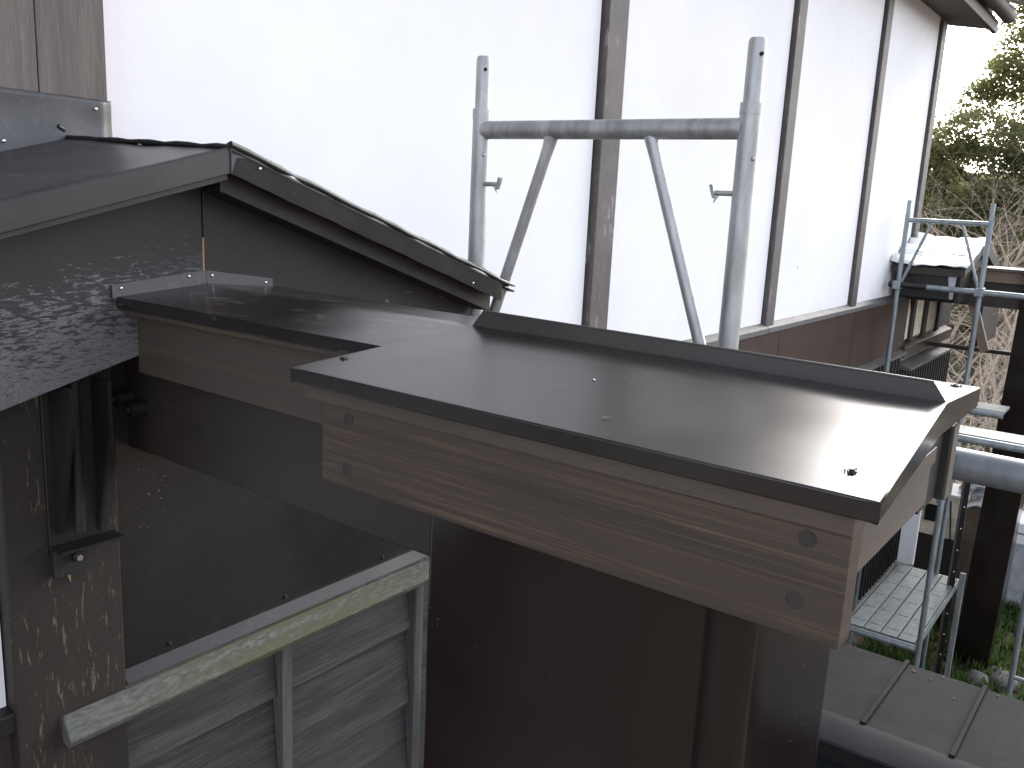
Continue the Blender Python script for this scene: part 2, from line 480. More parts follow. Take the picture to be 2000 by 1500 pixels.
for z in (-2.3, -3.3):
    MB().box(4.5, 11.85, D - .015, D + .018, z - .03, z + .03).build('lattice_rail', M['lattice'], house)
# eave: soffit boards, fascia beam, log end
for i in range(24):
    x0 = -3.0 + i * .53
    MB().hexa([(x0, 1.80, 1.74), (x0 + .524, 1.80, 1.74), (x0 + .524, D + .02, 1.80), (x0, D + .02, 1.80),
               (x0, 1.80, 1.765), (x0 + .524, 1.80, 1.765), (x0 + .524, D + .02, 1.825), (x0, D + .02, 1.825)]).build('soffit_board', M['eave'], house)
MB().box(-3, 9.80, 1.755, 1.80, 1.715, 1.83).build('eave_beam', M['eave'], house, bevel=.008)
MB().tube([(-3, 1.685, 1.875), (9.86, 1.685, 1.875)], .068, 14).build('gutter_log', M['eave'], house)
MB().hexa([(-3.2, 1.50, 1.94), (9.9, 1.50, 1.94), (9.9, 3.2, 2.45), (-3.2, 3.2, 2.45), (-3.2, 1.50, 2.0), (9.9, 1.50, 2.0), (9.9, 3.2, 2.51), (-3.2, 3.2, 2.51)]).build('roof', M['fascia'], house)
MB().box(-3, 9.70, 1.80, 1.86, 1.765, 1.92).build('eave_board', M['eave'], house)
# low wing of the house past the corner post: cream panels between dark posts under the far hood
MB().box(9.47, 11.9, D + .03, D + .12, -1.26, -.55).build('wing_wall', M['dark_wood'], house)
for a, b, t in ((9.50, 9.74, -.80), (9.86, 10.30, -.62), (10.43, 10.98, -.86)):
    MB().prism([(a, D + .03, -1.24), (b, D + .03, -1.24), (b, D + .03, t - .16), (b - .1, D + .03, t), (a + .02, D + .03, t)], (0, -.02, 0)).build('cream_panel', M['cream'], house)
for a, b in ((9.40, 9.50), (9.74, 9.86), (10.30, 10.43), (10.98, 11.1)):
    MB().box(a, b, D - .02, D + .08, -1.26, -.55).build('wing_post', M['dark_wood'], house, bevel=.004)
MB().prism([(9.42, D + .02, -1.26), (9.42, D - .06, -1.29), (9.42, D - .06, -1.40), (9.42, D + .02, -1.40)], (2.2, 0, 0)).build('wing_sill', M['wall_panel'], house, bevel=.003)
MB().prism([(9.42, D, -1.46), (9.42, D - .14, -1.49), (9.42, D - .14, -1.52), (9.42, D, -1.52)], (2.1, 0, 0)).build('wing_ledge', M['wall_sill'], house, bevel=.003)

# ------------------------------------------------------------------ plank box at upper left
box = thing('shutter_box', 'weathered brown plank box above the gable roof, at the upper left corner', 'plank box', (.85, 2.10, .0))
MB().box(-.70, 1.151, 2.075, 2.149, -.45, 1.3).build('backing', M['gap'], box)
rs = random.Random(3)
for a, b in ((-.70, -.382), (-.380, -.112), (-.110, .160), (.162, .448), (.45, .712), (.7140, .998), (1.0005, 1.155)):
    MB().box(a, b, 2.058, 2.0745, .10 if a > .9 else -.02 + (a - .45) * .24, 1.3).build('plank', M['planks'], box, bevel=.0015)
# dented flashing sheet at its foot
fl = MB(); NX, NZ = 64, 12
def flash_z0(x): return .083 - .262 * (1.05 - x) + .004 if x < 1.05 else .083 - .03 * (x - 1.05)
vs = []
for i in range(NX + 1):
    x = -.70 + (1.160 + .70) * i / NX
    for j in range(NZ + 1):
        t = j / NZ
        zt = .175 - .012 * (x - .9) if x > .8 else .176 - .262 * (.8 - x)
        z = flash_z0(x) - .02 + (zt - flash_z0(x) + .02) * t
        y = 2.0545 - .006 * math.exp(-((x - 1.035) / .05) ** 2 - ((t - .45) / .4) ** 2) - .0035 * math.sin(9 * x + 3 * t) * (1 - t) * t * 3
        y -= .010 * (1 - t) ** 3
        vs.append((x, y, z))
fl.add(vs, [(i * (NZ + 1) + j, (i + 1) * (NZ + 1) + j, (i + 1) * (NZ + 1) + j + 1, i * (NZ + 1) + j + 1) for i in range(NX) for j in range(NZ)], True)
fo = fl.build('flashing', M['flashing'], box)
sd = fo.modifiers.new('thick', 'SOLIDIFY'); sd.thickness = .0012
for p in ((1.122, 2.0505, .151), (.912, 2.0445, .064)):
    MB().ball(p, .0042, 10, 6, (1, .45, 1)).build('nail', M['zinc'], box)

# ------------------------------------------------------------------ gabled bay: roof, barge boards, wall below
bay = thing('gabled_bay', 'dark timber bay with brown metal gable roof at the left', 'bay', (1.05, 1.62, -H))
YF, YB, XP = 1.458, 1.552, 1.051
SL, SR = .262, .343
ZP = .062
XL, XR = -.70, 1.93
def zl(x): return ZP - SL * (XP - x)
def zr(x): return ZP - SR * (x - XP)
# roof sheets (slightly uneven)
def roof_sheet(xa, xb, zf_, yb, name, lift):
    mb = MB(); nx, ny = 40, 14
    vs = []
    for i in range(nx + 1):
        x = xa + (xb - xa) * i / nx
        for j in range(ny + 1):
            y = YF + (yb - YF) * j / ny
            wv = .0022 * math.sin(x * 17 + y * 5) * math.sin(y * 13 + 1) if 0 < j < ny else 0
            vs.append((x, y, zf_(x) + wv + lift * j / ny))
    top = [(i * (ny + 1) + j, (i + 1) * (ny + 1) + j, (i + 1) * (ny + 1) + j + 1, i * (ny + 1) + j + 1) for i in range(nx) for j in range(ny)]
    mb.add(vs, top, True)
    o = mb.build(name, M['roof'], bay)
    s_ = o.modifiers.new('thick', 'SOLIDIFY'); s_.thickness = .005; s_.offset = -1
    return o
roof_sheet(XL, XP, zl, 2.058, 'roof_sheet', .018)
roof_sheet(XP, 1.968, zr, 2.149, 'roof_sheet', .018)
# ridge fold, uneven like a hand-dressed seam
rp = []
for i in range(15):
    t = i / 14
    rp.append((XP + .002 * math.sin(i * 1.7), YF - .004 + (2.062 - YF) * t, ZP + .0025 + .018 * t + .0010 * math.sin(i * 2.1)))
MB().tube(rp, [.0055 + .0012 * math.sin(i * 2.3) for i in range(15)], 8).build('ridge_fold', M['black'], bay)
rp = [(1.049, 2.062, .090), (1.043, 2.052, .099), (1.030, 2.046, .106)]
MB().tube(rp, [.006, .009, .004], 8).build('ridge_fold', M['black'], bay)
# verge fascias
FH = .045
MB().hexa([(XL, YF - .004, zl(XL) - FH - .004), (XP, YF - .004, zl(XP) - FH), (XP, YF, zl(XP) - FH), (XL, YF, zl(XL) - FH - .004),
           (XL, YF - .004, zl(XL) + .001), (XP, YF - .004, zl(XP) + .001), (XP, YF, zl(XP) + .001), (XL, YF, zl(XL) + .001)]).build('verge_fascia', M['fascia'], bay, bevel=.0012)
mb = MB(); n = 30; vs = []
prof = [(.010, .008), (.0, .012), (-.008, .006), (-.009, -.004), (-.004, -.012), (-.0045, -FH), (.001, -FH), (.001, .0)]
for i in range(n + 1):
    x = XP + (1.905 - XP) * i / n
    wv = .0012 * math.sin(i * .9) + .001 * math.sin(i * 2.3)
    for (dy, dz) in prof:
        vs.append((x, YF + dy + (wv if dz > -.03 and dy < 0 else 0), zr(x) + dz + wv * .6))
q = len(prof)
mb.add(vs, [(i * q + j, (i + 1) * q + j, (i + 1) * q + (j + 1) % q, i * q + (j + 1) % q) for i in range(n) for j in range(q)], True)
mb.add([vs[j] for j in range(q)], [tuple(range(q))]); mb.add([vs[n * q + j] for j in range(q)], [tuple(range(q))[::-1]])
vf = mb.build('verge_fascia', M['fascia'], bay, weld=True)
vf.modifiers.new('wn', 'WEIGHTED_NORMAL')
MB().prism([(XP + .001, YF - .0055, zr(XP) - FH - .001), (XP + .001, YF - .0055, zr(XP) + .010), (XP + .03, YF - .0055, zr(XP + .03) + .012), (XP + .055, YF - .0055, zr(XP + .055) + .004), (XP + .012, YF - .0055, zr(XP + .012) - .012)], (0, -.0012, 0)).build('corner_lap', M['flashing'], bay)
MB().hexa([(1.86, YF - .002, zr(1.86) + .006), (1.968, YF - .002, zr(1.968) + .010), (1.968, 2.0, zr(1.968) + .010), (1.86, 2.0, zr(1.86) + .006),
           (1.86, YF - .002, zr(1.86) + .009), (1.968, YF - .002, zr(1.968) + .013), (1.968, 2.0, zr(1.968) + .013), (1.86, 2.0, zr(1.86) + .009)]).build('drip_edge', M['fascia'], bay)
for p in ((1.114, YF - .0105, .029), (1.775, YF - .0105, -.222)):
    MB().ball(p, .0032, 10, 6, (1, .5, 1)).build('nail', M['zinc'], bay)
MB().tube([(XP + (1.93 - XP) * i / 24, YF - .0045 + .0012 * math.sin(i * 1.9), zr(XP + (1.93 - XP) * i / 24) + .0075 + .0012 * math.sin(i * 1.3)) for i in range(25)], [.0072 + .0010 * math.sin(i * 2.7) for i in range(25)], 10).build('verge_roll', M['black'], bay)
MB().tube([(XL, YF - .002, zl(XL) + .0015), (XP, YF - .002, zl(XP) + .0015)], .0022, 8).build('verge_roll', M['black'], bay)
# soffit strips set back behind the fascias
def strip(xa, xb, f, y0, y1, zt, zb, name, mat, bevel=.0015):
    return MB().hexa([(xa, y0, f(xa) + zb), (xb, y0, f(xb) + zb), (xb, y1, f(xb) + zb), (xa, y1, f(xa) + zb),
                      (xa, y0, f(xa) + zt), (xb, y0, f(xb) + zt), (xb, y1, f(xb) + zt), (xa, y1, f(xa) + zt)]).build(name, mat, bay, bevel=bevel)
strip(XL, XP - .001, zl, YF + .002, YB - .003, -.013, -FH - .012, 'verge_soffit', M['soffit'])
strip(XP + .001, 1.90, zr, YF + .030, YB - .003, -.013, -FH - .034, 'verge_soffit', M['soffit'])
# barge boards
def zb_l(x): return -.396 + .264 * (x - .657)
XS = 1.0555
MB().hexa([(XL, YB, zb_l(XL)), (XS - .0012, YB, zb_l(XS)), (XS - .0012, YB + .035, zb_l(XS)), (XL, YB + .035, zb_l(XL)),
           (XL, YB, zl(XL) - .05), (XS - .0012, YB, zl(XS) - .05), (XS - .0012, YB + .035, zl(XS) - .05), (XL, YB + .035, zl(XL) - .05)]).build('barge_board', M['barge'], bay, bevel=.002)
MB().hexa([(XS + .0012, YB, -.29), (1.895, YB, -.44), (1.895, YB + .035, -.44), (XS + .0012, YB + .035, -.29),
           (XS + .0012, YB, zr(XS) - .05), (1.895, YB, zr(1.895) - .05), (1.895, YB + .035, zr(1.895) - .05), (XS + .0012, YB + .035, zr(XS) - .05)]).build('barge_board', M['barge_right'], bay, bevel=.002)
MB().box(XS - .0018, XS + .0018, YB - .0008, YB + .02, -.172, -.108).build('seam_strip', M['copper'], bay)
# post, plaster infill, ledge
MB().box(.676, .895, 1.62, 1.76, -H, -.06).build('corner_post', M['post'], bay, bevel=.005)
MB().box(-.70, .673, 1.655, 1.72, -.995, -.42).build('plaster_infill', M['plaster'], bay)
MB().prism([(-.70, 1.70, -.985), (-.70, 1.628, -1.0), (-.70, 1.625, -1.04), (-.70, 1.70, -1.04)], (1.385, 0, 0)).build('infill_ledge', M['black'], bay, bevel=.004)
MB().box(-.70, .675, 1.652, 1.72, -H, -1.04).build('lower_infill', M['dark_wood'], bay)
# steel panel, its folded foot and the mossy rail
MB().box(.8955, 1.93, 1.662, 1.70, -1.04, -.42).build('metal_panel', M['panel'], bay)
MB().box(.8955, 1.32, 1.664, 1.70, -.4195, -.10).build('upper_panel', M['panel'], bay)
MB().box(1.92, 1.96, 1.655, 2.149, -H, -.30).build('side_wall', M['panel'], bay)
MB().box(.8985, .9035, 1.655, 1.6615, -1.04, -.40).build('panel_edge', M['black'], bay)
MB().prism([(.905, 1.6615, -1.018), (.905, 1.654, -1.020), (.905, 1.634, -1.046), (.905, 1.6615, -1.046)], (1.01, 0, 0)).build('panel_foot', M['panel'], bay, bevel=.001)
for x in (1.02, 1.34, 1.68):
    MB().ball((x, 1.659, -1.006), .005, 8, 5, (1, .6, 1.2)).build('panel_fixing', M['black_rust'], bay)
mb = MB().prism([(.757, 1.6195, -1.040), (.757, 1.612, -1.040), (.757, 1.588, -1.088), (.757, 1.594, -1.102), (.757, 1.6195, -1.102)], (1.16, 0, 0))
mb.build('sill_rail', M['rail'], bay, bevel=.003, seg=2)
MB().box(.897, 1.917, 1.6196, 1.662, -1.102, -1.0465).build('sill_rail_back', M['rail'], bay)
mb = MB(); rs = random.Random(8)
for i in range(24):
    px_, pz_ = rs.gauss(.995, .022), rs.gauss(-.67, .06)
    mb.ball((px_, 1.6618, pz_), rs.uniform(.0004, .0011), 6, 4, (1, .3, rs.uniform(1, 2.4)))
struct(mb.build('paint_splashes', M['lattice_back'], bay), 'stuff')
# lapped siding and battens
bats = [(1.304, 1.336), (1.79, 1.822)]
spans = [(.897, 1.302), (1.338, 1.788), (1.824, 1.918)]
rows = [-1.103, -1.255, -1.497, -1.738, -1.98, -2.22, -2.46]
for zt, zb in zip(rows, rows[1:]):
    for a, b in spans:
        MB().hexa([(a, 1.643, zb), (b, 1.643, zb), (b, 1.657, zb), (a, 1.657, zb), (a, 1.668, zt + .02), (b, 1.668, zt + .02), (b, 1.680, zt + .02), (a, 1.680, zt + .02)]).build('siding_board', M['siding'], bay, bevel=.0015)
for a, b in bats:
    MB().box(a, b, 1.628, 1.667, -2.46, -1.1025).build('batten', M['batten'], bay, bevel=.0025)
MB().box(.897, 1.918, 1.682, 1.70, -H, -1.105).build('wall_core', M['dark_wood'], bay)
# splinter of fresh wood under the bracket
MB().prism([(.775, 1.6185, -.728), (.792, 1.6185, -.735), (.790, 1.6185, -.768), (.781, 1.6185, -.745)], (0, -.002, 0)).build('splinter', M['copper'], bay)

# ------------------------------------------------------------------ steel bracket
br = thing('steel_bracket', 'black steel bracket bolted to the flaking corner post under the beam', 'bracket', (.81, 1.6, -.72))
MB().box(.752, .866, 1.611, 1.6195, -.70, -.33).build('back_plate', M['black'], br, bevel=.002)
MB().prism([(.845, 1.6195, -.685), (.845, 1.612, -.682), (.845, 1.548, -.46), (.845, 1.548, -.37), (.845, 1.6195, -.37)], (.006, 0, 0)).build('gusset_plate', M['black'], br)
MB().prism([(.765, 1.6105, -.66), (.765, 1.59, -.655), (.765, 1.53, -.44), (.765, 1.53, -.37), (.765, 1.6105, -.37)], (.006, 0, 0)).build('gusset_plate', M['black'], br)
MB().box(.752, .876, 1.565, 1.6105, -.689, -.683).build('shelf_plate', M['black'], br, bevel=.001)
MB().box(.752, .822, 1.598, 1.6195, -.745, -.690).build('toe_plate', M['black_rust'], br, bevel=.002)
MB().tube([(.80, 1.585, -.36), (.80, 1.59, -.66)], .010, 10).build('rod', M['black_rust'], br)
MB().tube([(.792, 1.6085, -.708), (.792, 1.585, -.708)], .011, 6).build('bolt', M['black'], br)
MB().tube([(.792, 1.586, -.708), (.792, 1.579, -.708)], .006, 10).build('bolt', M['zinc'], br)

# ------------------------------------------------------------------ the buttress: capped beam on a clad column
but = thing('buttress', 'brown metal capped timber beam on a clad column in the foreground', 'buttress', (.94, .5, -H))
RX, RZ = 1.06, -.1975
def grid_cap(name, F0, F1, R0, R1, B0, B1, drop, mat, ny=36, nx=10, skirts=('f', 'r'), seed=0):
    """folded sheet: front edge F, ridge R, back edge B (ends 0 = far left, 1 = near right), skirts hang from the outer edges"""
    mb = MB(); vs = []
    F0, F1, R0, R1, B0, B1 = map(Vector, (F0, F1, R0, R1, B0, B1))
    for j in range(ny + 1):
        t = j / ny
        f, r, b = F0.lerp(F1, t), R0.lerp(R1, t), B0.lerp(B1, t)
        for i in range(2 * nx + 1):
            p = f.lerp(r, i / nx) if i <= nx else r.lerp(b, (i - nx) / nx)
            e = min(1, j / 3, (ny - j) / 3) * min(1, i / 2, (2 * nx - i) / 2)
            p.z += e * (.0011 * math.sin(t * 6.5 + seed) * math.sin(i * .33 + 1) + .0008 * mnoise.noise(Vector((p.x * 9, p.y * 9, seed))))
            vs.append(p)
    W = 2 * nx + 1
    fs = [(j * W + i, j * W + i + 1, (j + 1) * W + i + 1, (j + 1) * W + i) for j in range(ny) for i in range(W - 1)]
    n0 = len(vs)
    loop = []
    if 'f' in skirts: loop += [('f', [j * W for j in range(ny + 1)], Vector((.0006, 0, -drop)))]
    if 'b' in skirts: loop += [('b', [j * W + W - 1 for j in range(ny + 1)], Vector((-.0006, 0, -drop)))]
    if 'r' in skirts: loop += [('r', [ny * W + i for i in range(W)], Vector((0, .0006, -drop)))]
    if 'l' in skirts: loop += [('l', list(range(W)), Vector((0, -.0006, -drop)))]
    for nm, ids, v in loop:
        hem = {'f': (.006, 0, .001), 'b': (-.006, 0, .001), 'r': (0, .006, .001), 'l': (0, -.006, .001)}[nm]
        st = len(vs)
        def dv(a_):
            if nm != 'r' or 'l' not in skirts: return v
            i_ = a_ / (len(ids) - 1)
            return Vector((v.x, v.y, -(.020 + .017 * i_ * 2) if i_ <= .5 else -(.037 - .009 * (i_ - .5) * 2)))
        for a_, q_ in enumerate(ids): vs.append(vs[q_] + dv(a_))
        for a_, q_ in enumerate(ids): vs.append(vs[q_] + dv(a_) + Vector(hem))
        m_ = len(ids)
        for a in range(m_ - 1):
            fs.append((ids[a], ids[a + 1], st + a + 1, st + a))
            fs.append((st + a, st + a + 1, st + m_ + a + 1, st + m_ + a))
    mb.add(vs, fs, True)
    o = mb.build(name, mat, but, bevel=.0022, seg=3, weld=True, angle=50)
    return o
wide = grid_cap('wide_cap', (.746, .911, -.232), (.746, .167, -.232), (RX, .866, RZ), (RX, .184, RZ - .002), (1.31, .90, -.219), (1.31, .190, -.219), .020, M['cap'], skirts=('f', 'r', 'l', 'b'), seed=2)
nar = grid_cap('narrow_cap', (.870, YB, -.2140), (.896, .885, -.2180), (RX, YB, RZ - .0008), (RX, .80, RZ - .0018), (1.245, YB, -.2142), (1.235, .885, -.2142), .022, M['cap_dusty'], skirts=('f', 'b'), seed=7)
# standing ridge flange with mitred ends and a hemmed top
MB().prism([(RX + .001, .866, RZ - .002), (RX - .001, .843, RZ + .0245), (RX - .001, .200, RZ + .0185), (RX + .001, .184, RZ - .004)], (.0022, 0, 0)).build('ridge_flange', M['flange'], but, bevel=.0006)
MB().tube([(RX, .8425, RZ + .0245), (RX, .2005, RZ + .0185)], .0017, 8).build('flange_hem', M['flange'], but)
# screws with scraped sheet round them
def screw(p, nrm, r=.0045):
    p = Vector(p); nrm = Vector(nrm).normalized()
    a = nrm.orthogonal().normalized(); b = nrm.cross(a)
    mb = MB().tube([p - nrm * .001, p + nrm * .0014], r, 6)
    mb.tube([p + nrm * .0012, p + nrm * .0032], r * .62, 8)
    s_ = mb.build('screw', M['black_screw'], but)
    rs_ = random.Random(int(p.y * 1000))
    mb = MB()
    for i in range(9):
        t = rs_.uniform(0, 6.28); d = rs_.uniform(.6, 1.6) * r
        q_ = p + (a * math.cos(t) + b * math.sin(t)) * d
        e = (a * math.cos(t + 1.2) + b * math.sin(t + 1.2)) * rs_.uniform(.002, .005)
        mb.tube([q_, q_ + e * .5 + nrm * rs_.uniform(.001, .003), q_ + e], .0005, 5)
    mb.build('swarf', M['black_screw'], s_)
nf = Vector((-.11, 0, 1))
screw((.811, .882, -.2245), nf, .0036); screw((.798, .207, -.2258), nf, .0042); screw((1.2595, .2127, -.2143), (.086, 0, 1), .004)
MB().ball((.914, .551, -.2132), .0022, 8, 5, (1, 1, .35)).build('solder_drop', M['zinc'], but)
def scratch(pts, wd, i):
    mb = MB(); vs = []
    rs_ = random.Random(i)
    for j, (x, y) in enumerate(pts):
        z = -.232 + (x - .746) / (RX - .746) * (RZ + .232) + .0012
        ww = wd * rs_.uniform(.4, 1) if 0 < j < len(pts) - 1 else wd * .15
        vs += [(x - ww, y, z), (x + ww, y, z)]
    mb.add(vs, [(2 * j, 2 * j + 1, 2 * j + 3, 2 * j + 2) for j in range(len(pts) - 1)])
    return mb
def m_smear():
    k = Mat('dried_clay_smear')
    a = k.noise(k.co((1, 1, 1)), 140, 4, .7)
    k.out((.17, .155, .135), .8)
    k.l(k.math('MULTIPLY', k.ramp(a, [(.42, 0), (.68, 1)]), .75), k.b.inputs['Alpha'])
    return k.m
M['clay'] = m_smear()
for i, (pts, wd) in enumerate([([(.795, .472), (.803, .464), (.809, .460)], .0030), ([(.815, .455), (.822, .452), (.827, .450)], .0020), ([(.836, .449), (.843, .444), (.848, .436)], .0032),
                               ([(.925, .520), (.931, .516), (.934, .510)], .0035), ([(.856, .790), (.860, .781), (.858, .770)], .0030),
                               ([(.900, .492), (.906, .486), (.907, .478)], .0016), ([(.865, .585), (.868, .57), (.866, .55)], .0012)]):
    scratch(pts, wd, i).build('clay_smear', M['clay'], wide)
# folded upstand against the barge boards
MB().hexa([(.862, YB - .0042, -.2195), (RX, YB - .0042, -.1985), (RX, YB - .0005, -.1985), (.862, YB - .0005, -.2195),
           (.862, YB - .0022, -.1915), (RX, YB - .0022, -.1715), (RX, YB - .0005, -.1715), (.862, YB - .0005, -.1915)]).build('upstand', M['flashing'], but, bevel=.0006)
MB().hexa([(RX + .0005, YB - .0042, -.1985), (1.222, YB - .0042, -.222), (1.222, YB - .0005, -.222), (RX + .0005, YB - .0005, -.1985),
           (RX + .0005, YB - .0022, -.1725), (1.222, YB - .0022, -.195), (1.222, YB - .0005, -.195), (RX + .0005, YB - .0005, -.1725)]).build('upstand', M['flashing'], but, bevel=.0006)
for p in ((.879, -.1985), (1.02, -.1825), (1.072, -.183), (1.203, -.203)):
    MB().ball((p[0], YB - .0042, p[1]), .0034, 10, 6, (1, .5, 1)).build('nail', M['zinc'], but)
# timber under the caps
MB().box(.7575, 1.07, .189, .898, -.272, -.2530).build('cap_trim', M['trim'], but, bevel=.001)
MB().hexa([(.8835, YB - .001, -.2475), (.9085, .90, -.2495), (1.22, .90, -.2495), (1.22, YB - .001, -.2475),
           (.8835, YB - .001, -.2365), (.9085, .90, -.2402), (1.22, .90, -.2402), (1.22, YB - .001, -.2365)]).build('narrow_trim', M['trim'], but, bevel=.001)
sb = MB().box(.766, .800, .191, .872, -.382, -.2725).build('side_board', M['side_board'], but, bevel=.0015)
for (y, z) in ((.822, -.2885), (.824, -.356), (.229, -.2865), (.234, -.347)):
    mb = MB()
    mb.tube([(.770, y, z), (.7652, y, z)], .0083, 20)
    mb.build('plug', M['plug'], sb)
rb_ = MB().box(1.166, 1.196, .1925, .872, -.342, -.2470).build('side_board', M['black'], but, bevel=.0015)  # rear board: black colour stands in for the shade on its inner face
MB().box(1.1665, 1.1955, .1895, .1924, -.3415, -.2475).build('lit_end_grain', M['end_wood'], rb_)  # thin paler strip paints the lit end of the black rear board
MB().box(1.0735, 1.1655, .200, .872, -.338, -.2480).build('shade_filler', M['black'], but)  # black filler added for the shade in the recess between beam and board
MB().box(.8005, 1.073, .193, .89, -.323, -.2722).build('tie_beam', M['end_wood'], but, bevel=.002)
MB().hexa([(.9095, YB - .001, -.360), (.9265, .874, -.370), (.9455, .874, -.370), (.9445, YB - .001, -.360),
           (.9095, YB - .001, -.248), (.9265, .874, -.2500), (.9455, .874, -.2500), (.9445, YB - .001, -.248)]).build('narrow_board', M['narrow_board'], but, bevel=.001)
MB().box(.946, 1.14, .7125, 1.661, -.537, -.252).build('main_beam', M['dark_beam'], but, bevel=.003)
MB().box(.943, .946, 1.541, 1.549, -.51, -.37).build('beam_slot', M['hole'], but)
for (y, z) in ((1.597, -.443), (1.65, -.430)):
    b_ = MB().tube([(.946, y, z), (.912, y, z)], .016, 6).build('bolt', M['black'], but)
    MB().tube([(.9185, y, z), (.905, y, z)], .007, 10).build('bolt_end', M['black_rust'], b_)
# clad column: folded sheet with lapped corner and rounded edges
prof = [(.806, .712), (.802, .7085), (.800, .703), (.8004, .40), (.8012, .345), (.8035, .339), (.8035, .330), (.7985, .322), (.7985, .300), (.7992, .288), (.8012, .281), (.806, .277), (.84, .2765), (.96, .2780), (1.07, .2765), (1.081, .278), (1.086, .284), (1.086, .60), (1.086, .705), (1.08, .712)]
mb = MB(); vs = []; zs = [-H] + [-.372 - .06 * i for i in range(18)][::-1]
for z in zs:
    for (x, y) in prof:
        wv = .0007 * math.sin(z * 14 + y * 8) + .0006 * math.sin(z * 31 + x * 20)
        dent = (.0016 * math.exp(-((z + .575) / .035) ** 2) * math.sin((x - .80) / .28 * math.pi)) if y < .283 else 0
        vs.append((x + (wv if x < .81 else 0), y - dent + (wv if y < .28 else 0), z))
q = len(prof)
mb.add(vs, [(i * q + j, i * q + (j + 1) % q, (i + 1) * q + (j + 1) % q, (i + 1) * q + j) for i in range(len(zs) - 1) for j in range(q)], True)
mb.add(vs[-q:], [tuple(range(q))])
cl = mb.build('column', M['column'], but, weld=True)
wn_ = cl.modifiers.new('wn', 'WEIGHTED_NORMAL'); wn_.keep_sharp = True; wn_.weight = 100
# ------------------------------------------------------------------ scaffold frames
def frame(name, label, X, y0, y1, ztop, zbar, zfoot, mat, group, detail=True, brace_drop=.62, rails=(), lean=0.0):
    """portal frame standing across the wall: two legs, head bar, two raking braces, spigots and brace pins"""
    t = thing(name, label, 'scaffold', (X, (y0 + y1) / 2, zfoot), group)
    R_, RS = (.0240, .0200) if detail else (.0213, .0178)
    n = 18 if detail else 8
    for y, s_ in ((y1, 1), (y0, -1)):
        MB().tube([(X, y, zfoot), (X, y, zbar + .055)], R_, n).build('leg', mat, t)
        sp = MB().tube([(X, y, zbar + .0552), (X, y, ztop - .008), (X, y, ztop)], [RS, RS, RS * .86], n).build('spigot', mat, t)
        if detail:
            MB().tube([(X, y, zbar + .030), (X, y, zbar + .0545)], R_ + .0012, n).build('collar', mat, t)
            MB().tube([(X - RS * .62, y - RS * .80, ztop - .035), (X - RS * .75, y - RS * .92, ztop - .035)], .0045, 10).build('pin_hole', M['hole'], sp)
            MB().ball((X - .012, y - s_ * .0205 if s_ > 0 else y - .0195, zbar - .066), .0055, 8, 6).build('rivet', mat, t)
            # brace lock: stub pin with a gravity latch
            a = y - s_ * .020
            b = y - s_ * .066
            z = zbar - .142
            p_ = MB().tube([(X - .004, a, z), (X - .004, b, z)], .0062, 10).build('brace_pin', mat, t)
            MB().hexa([(X - .010, b - s_ * .004, z - .012), (X + .002, b - s_ * .004, z - .012), (X + .002, b + s_ * .003, z - .014), (X - .010, b + s_ * .003, z - .014),
                       (X - .010, b - s_ * .014, z + .017), (X + .002, b - s_ * .014, z + .017), (X + .002, b - s_ * .005, z + .020), (X - .010, b - s_ * .005, z + .020)]).build('latch', mat, p_, bevel=.001)
            MB().tube([(X - .006, b + s_ * .004, z - .006), (X - .006, b - s_ * .001, z - .022), (X - .006, b + s_ * .010, z - .006)], .0018, 6).build('latch_ring', mat, p_)
    MB().tube([(X, y0 + .012, zbar), (X, y1 - .012, zbar)], R_, n).build('head_bar', mat, t)
    wd = y1 - y0
    for ya, yb in ((y1 - wd * .305, y1 - .018), (y0 + wd * .318, y0 + .018)):
        zt = zbar - .020
        dv = Vector((0, yb - ya, -brace_drop)).normalized()
        p0 = Vector((X, ya, zt)); p1 = Vector((X, yb, zt - brace_drop))
        rr = .0150 if detail else .0138
        if detail:
            MB().tube([p0 + Vector((0, 0, .004)), p0 + dv * .022, p0 + dv * .055, p1], [rr * 1.22, rr * 1.08, rr, rr], 14).build('brace', mat, t)
        else:
            MB().tube([p0, p1], rr, 7).build('brace', mat, t)
    for z in rails:
        MB().tube([(X, y0, z), (X, y1, z)], .0165, 8).build('rung', mat, t)
    return t
frame('scaffold', 'galvanised scaffold frame in front of the white wall, behind the brown cap', 1.949, .818, 1.582, .362, .172, -H, M['galv'], 'scaffold frames', True, .62, (-.75, -1.6))
frame('scaffold', 'blue-grey scaffold frame far off, in front of the white sheeted hood', 8.55, 1.36, 2.03, .135, -.037, -H, M['galv_far'], 'scaffold frames', False, .54, (-2.3,))
frame('scaffold', 'lower blue-grey scaffold frame carrying the grey deck beside the lattice', 6.88, 1.135, 1.72, -1.40, -1.52, -H, M['galv_far'], 'scaffold frames', False, .5, (-3.22,))
tag(MB().tube([(1.42, .33, -.355), (1.42, -1.9, -.372)], .0243, 24).build('guard_rail', M['galv_near']), 'thick galvanised guard rail with rust stains at the right edge', 'rail')
# long ledger clamped across the far frame
lg = thing('ledger_pipe', 'long grey pipe clamped across the far scaffold frame', 'pipe', (8.5, 1.2, -.63))
MB().tube([(8.505, 2.10, -.608), (8.505, -.8, -.625)], .0243, 10).build('pipe', M['galv_far'], lg)
MB().tube([(8.503, 2.10, -.608), (8.503, 1.78, -.610)], .0262, 10).build('sleeve', M['black'], lg)
for y in (1.36, 2.03):
    MB().box(8.47, 8.58, y - .035, y + .035, -.65, -.575).build('clamp', M['galv_far'], lg, bevel=.008)
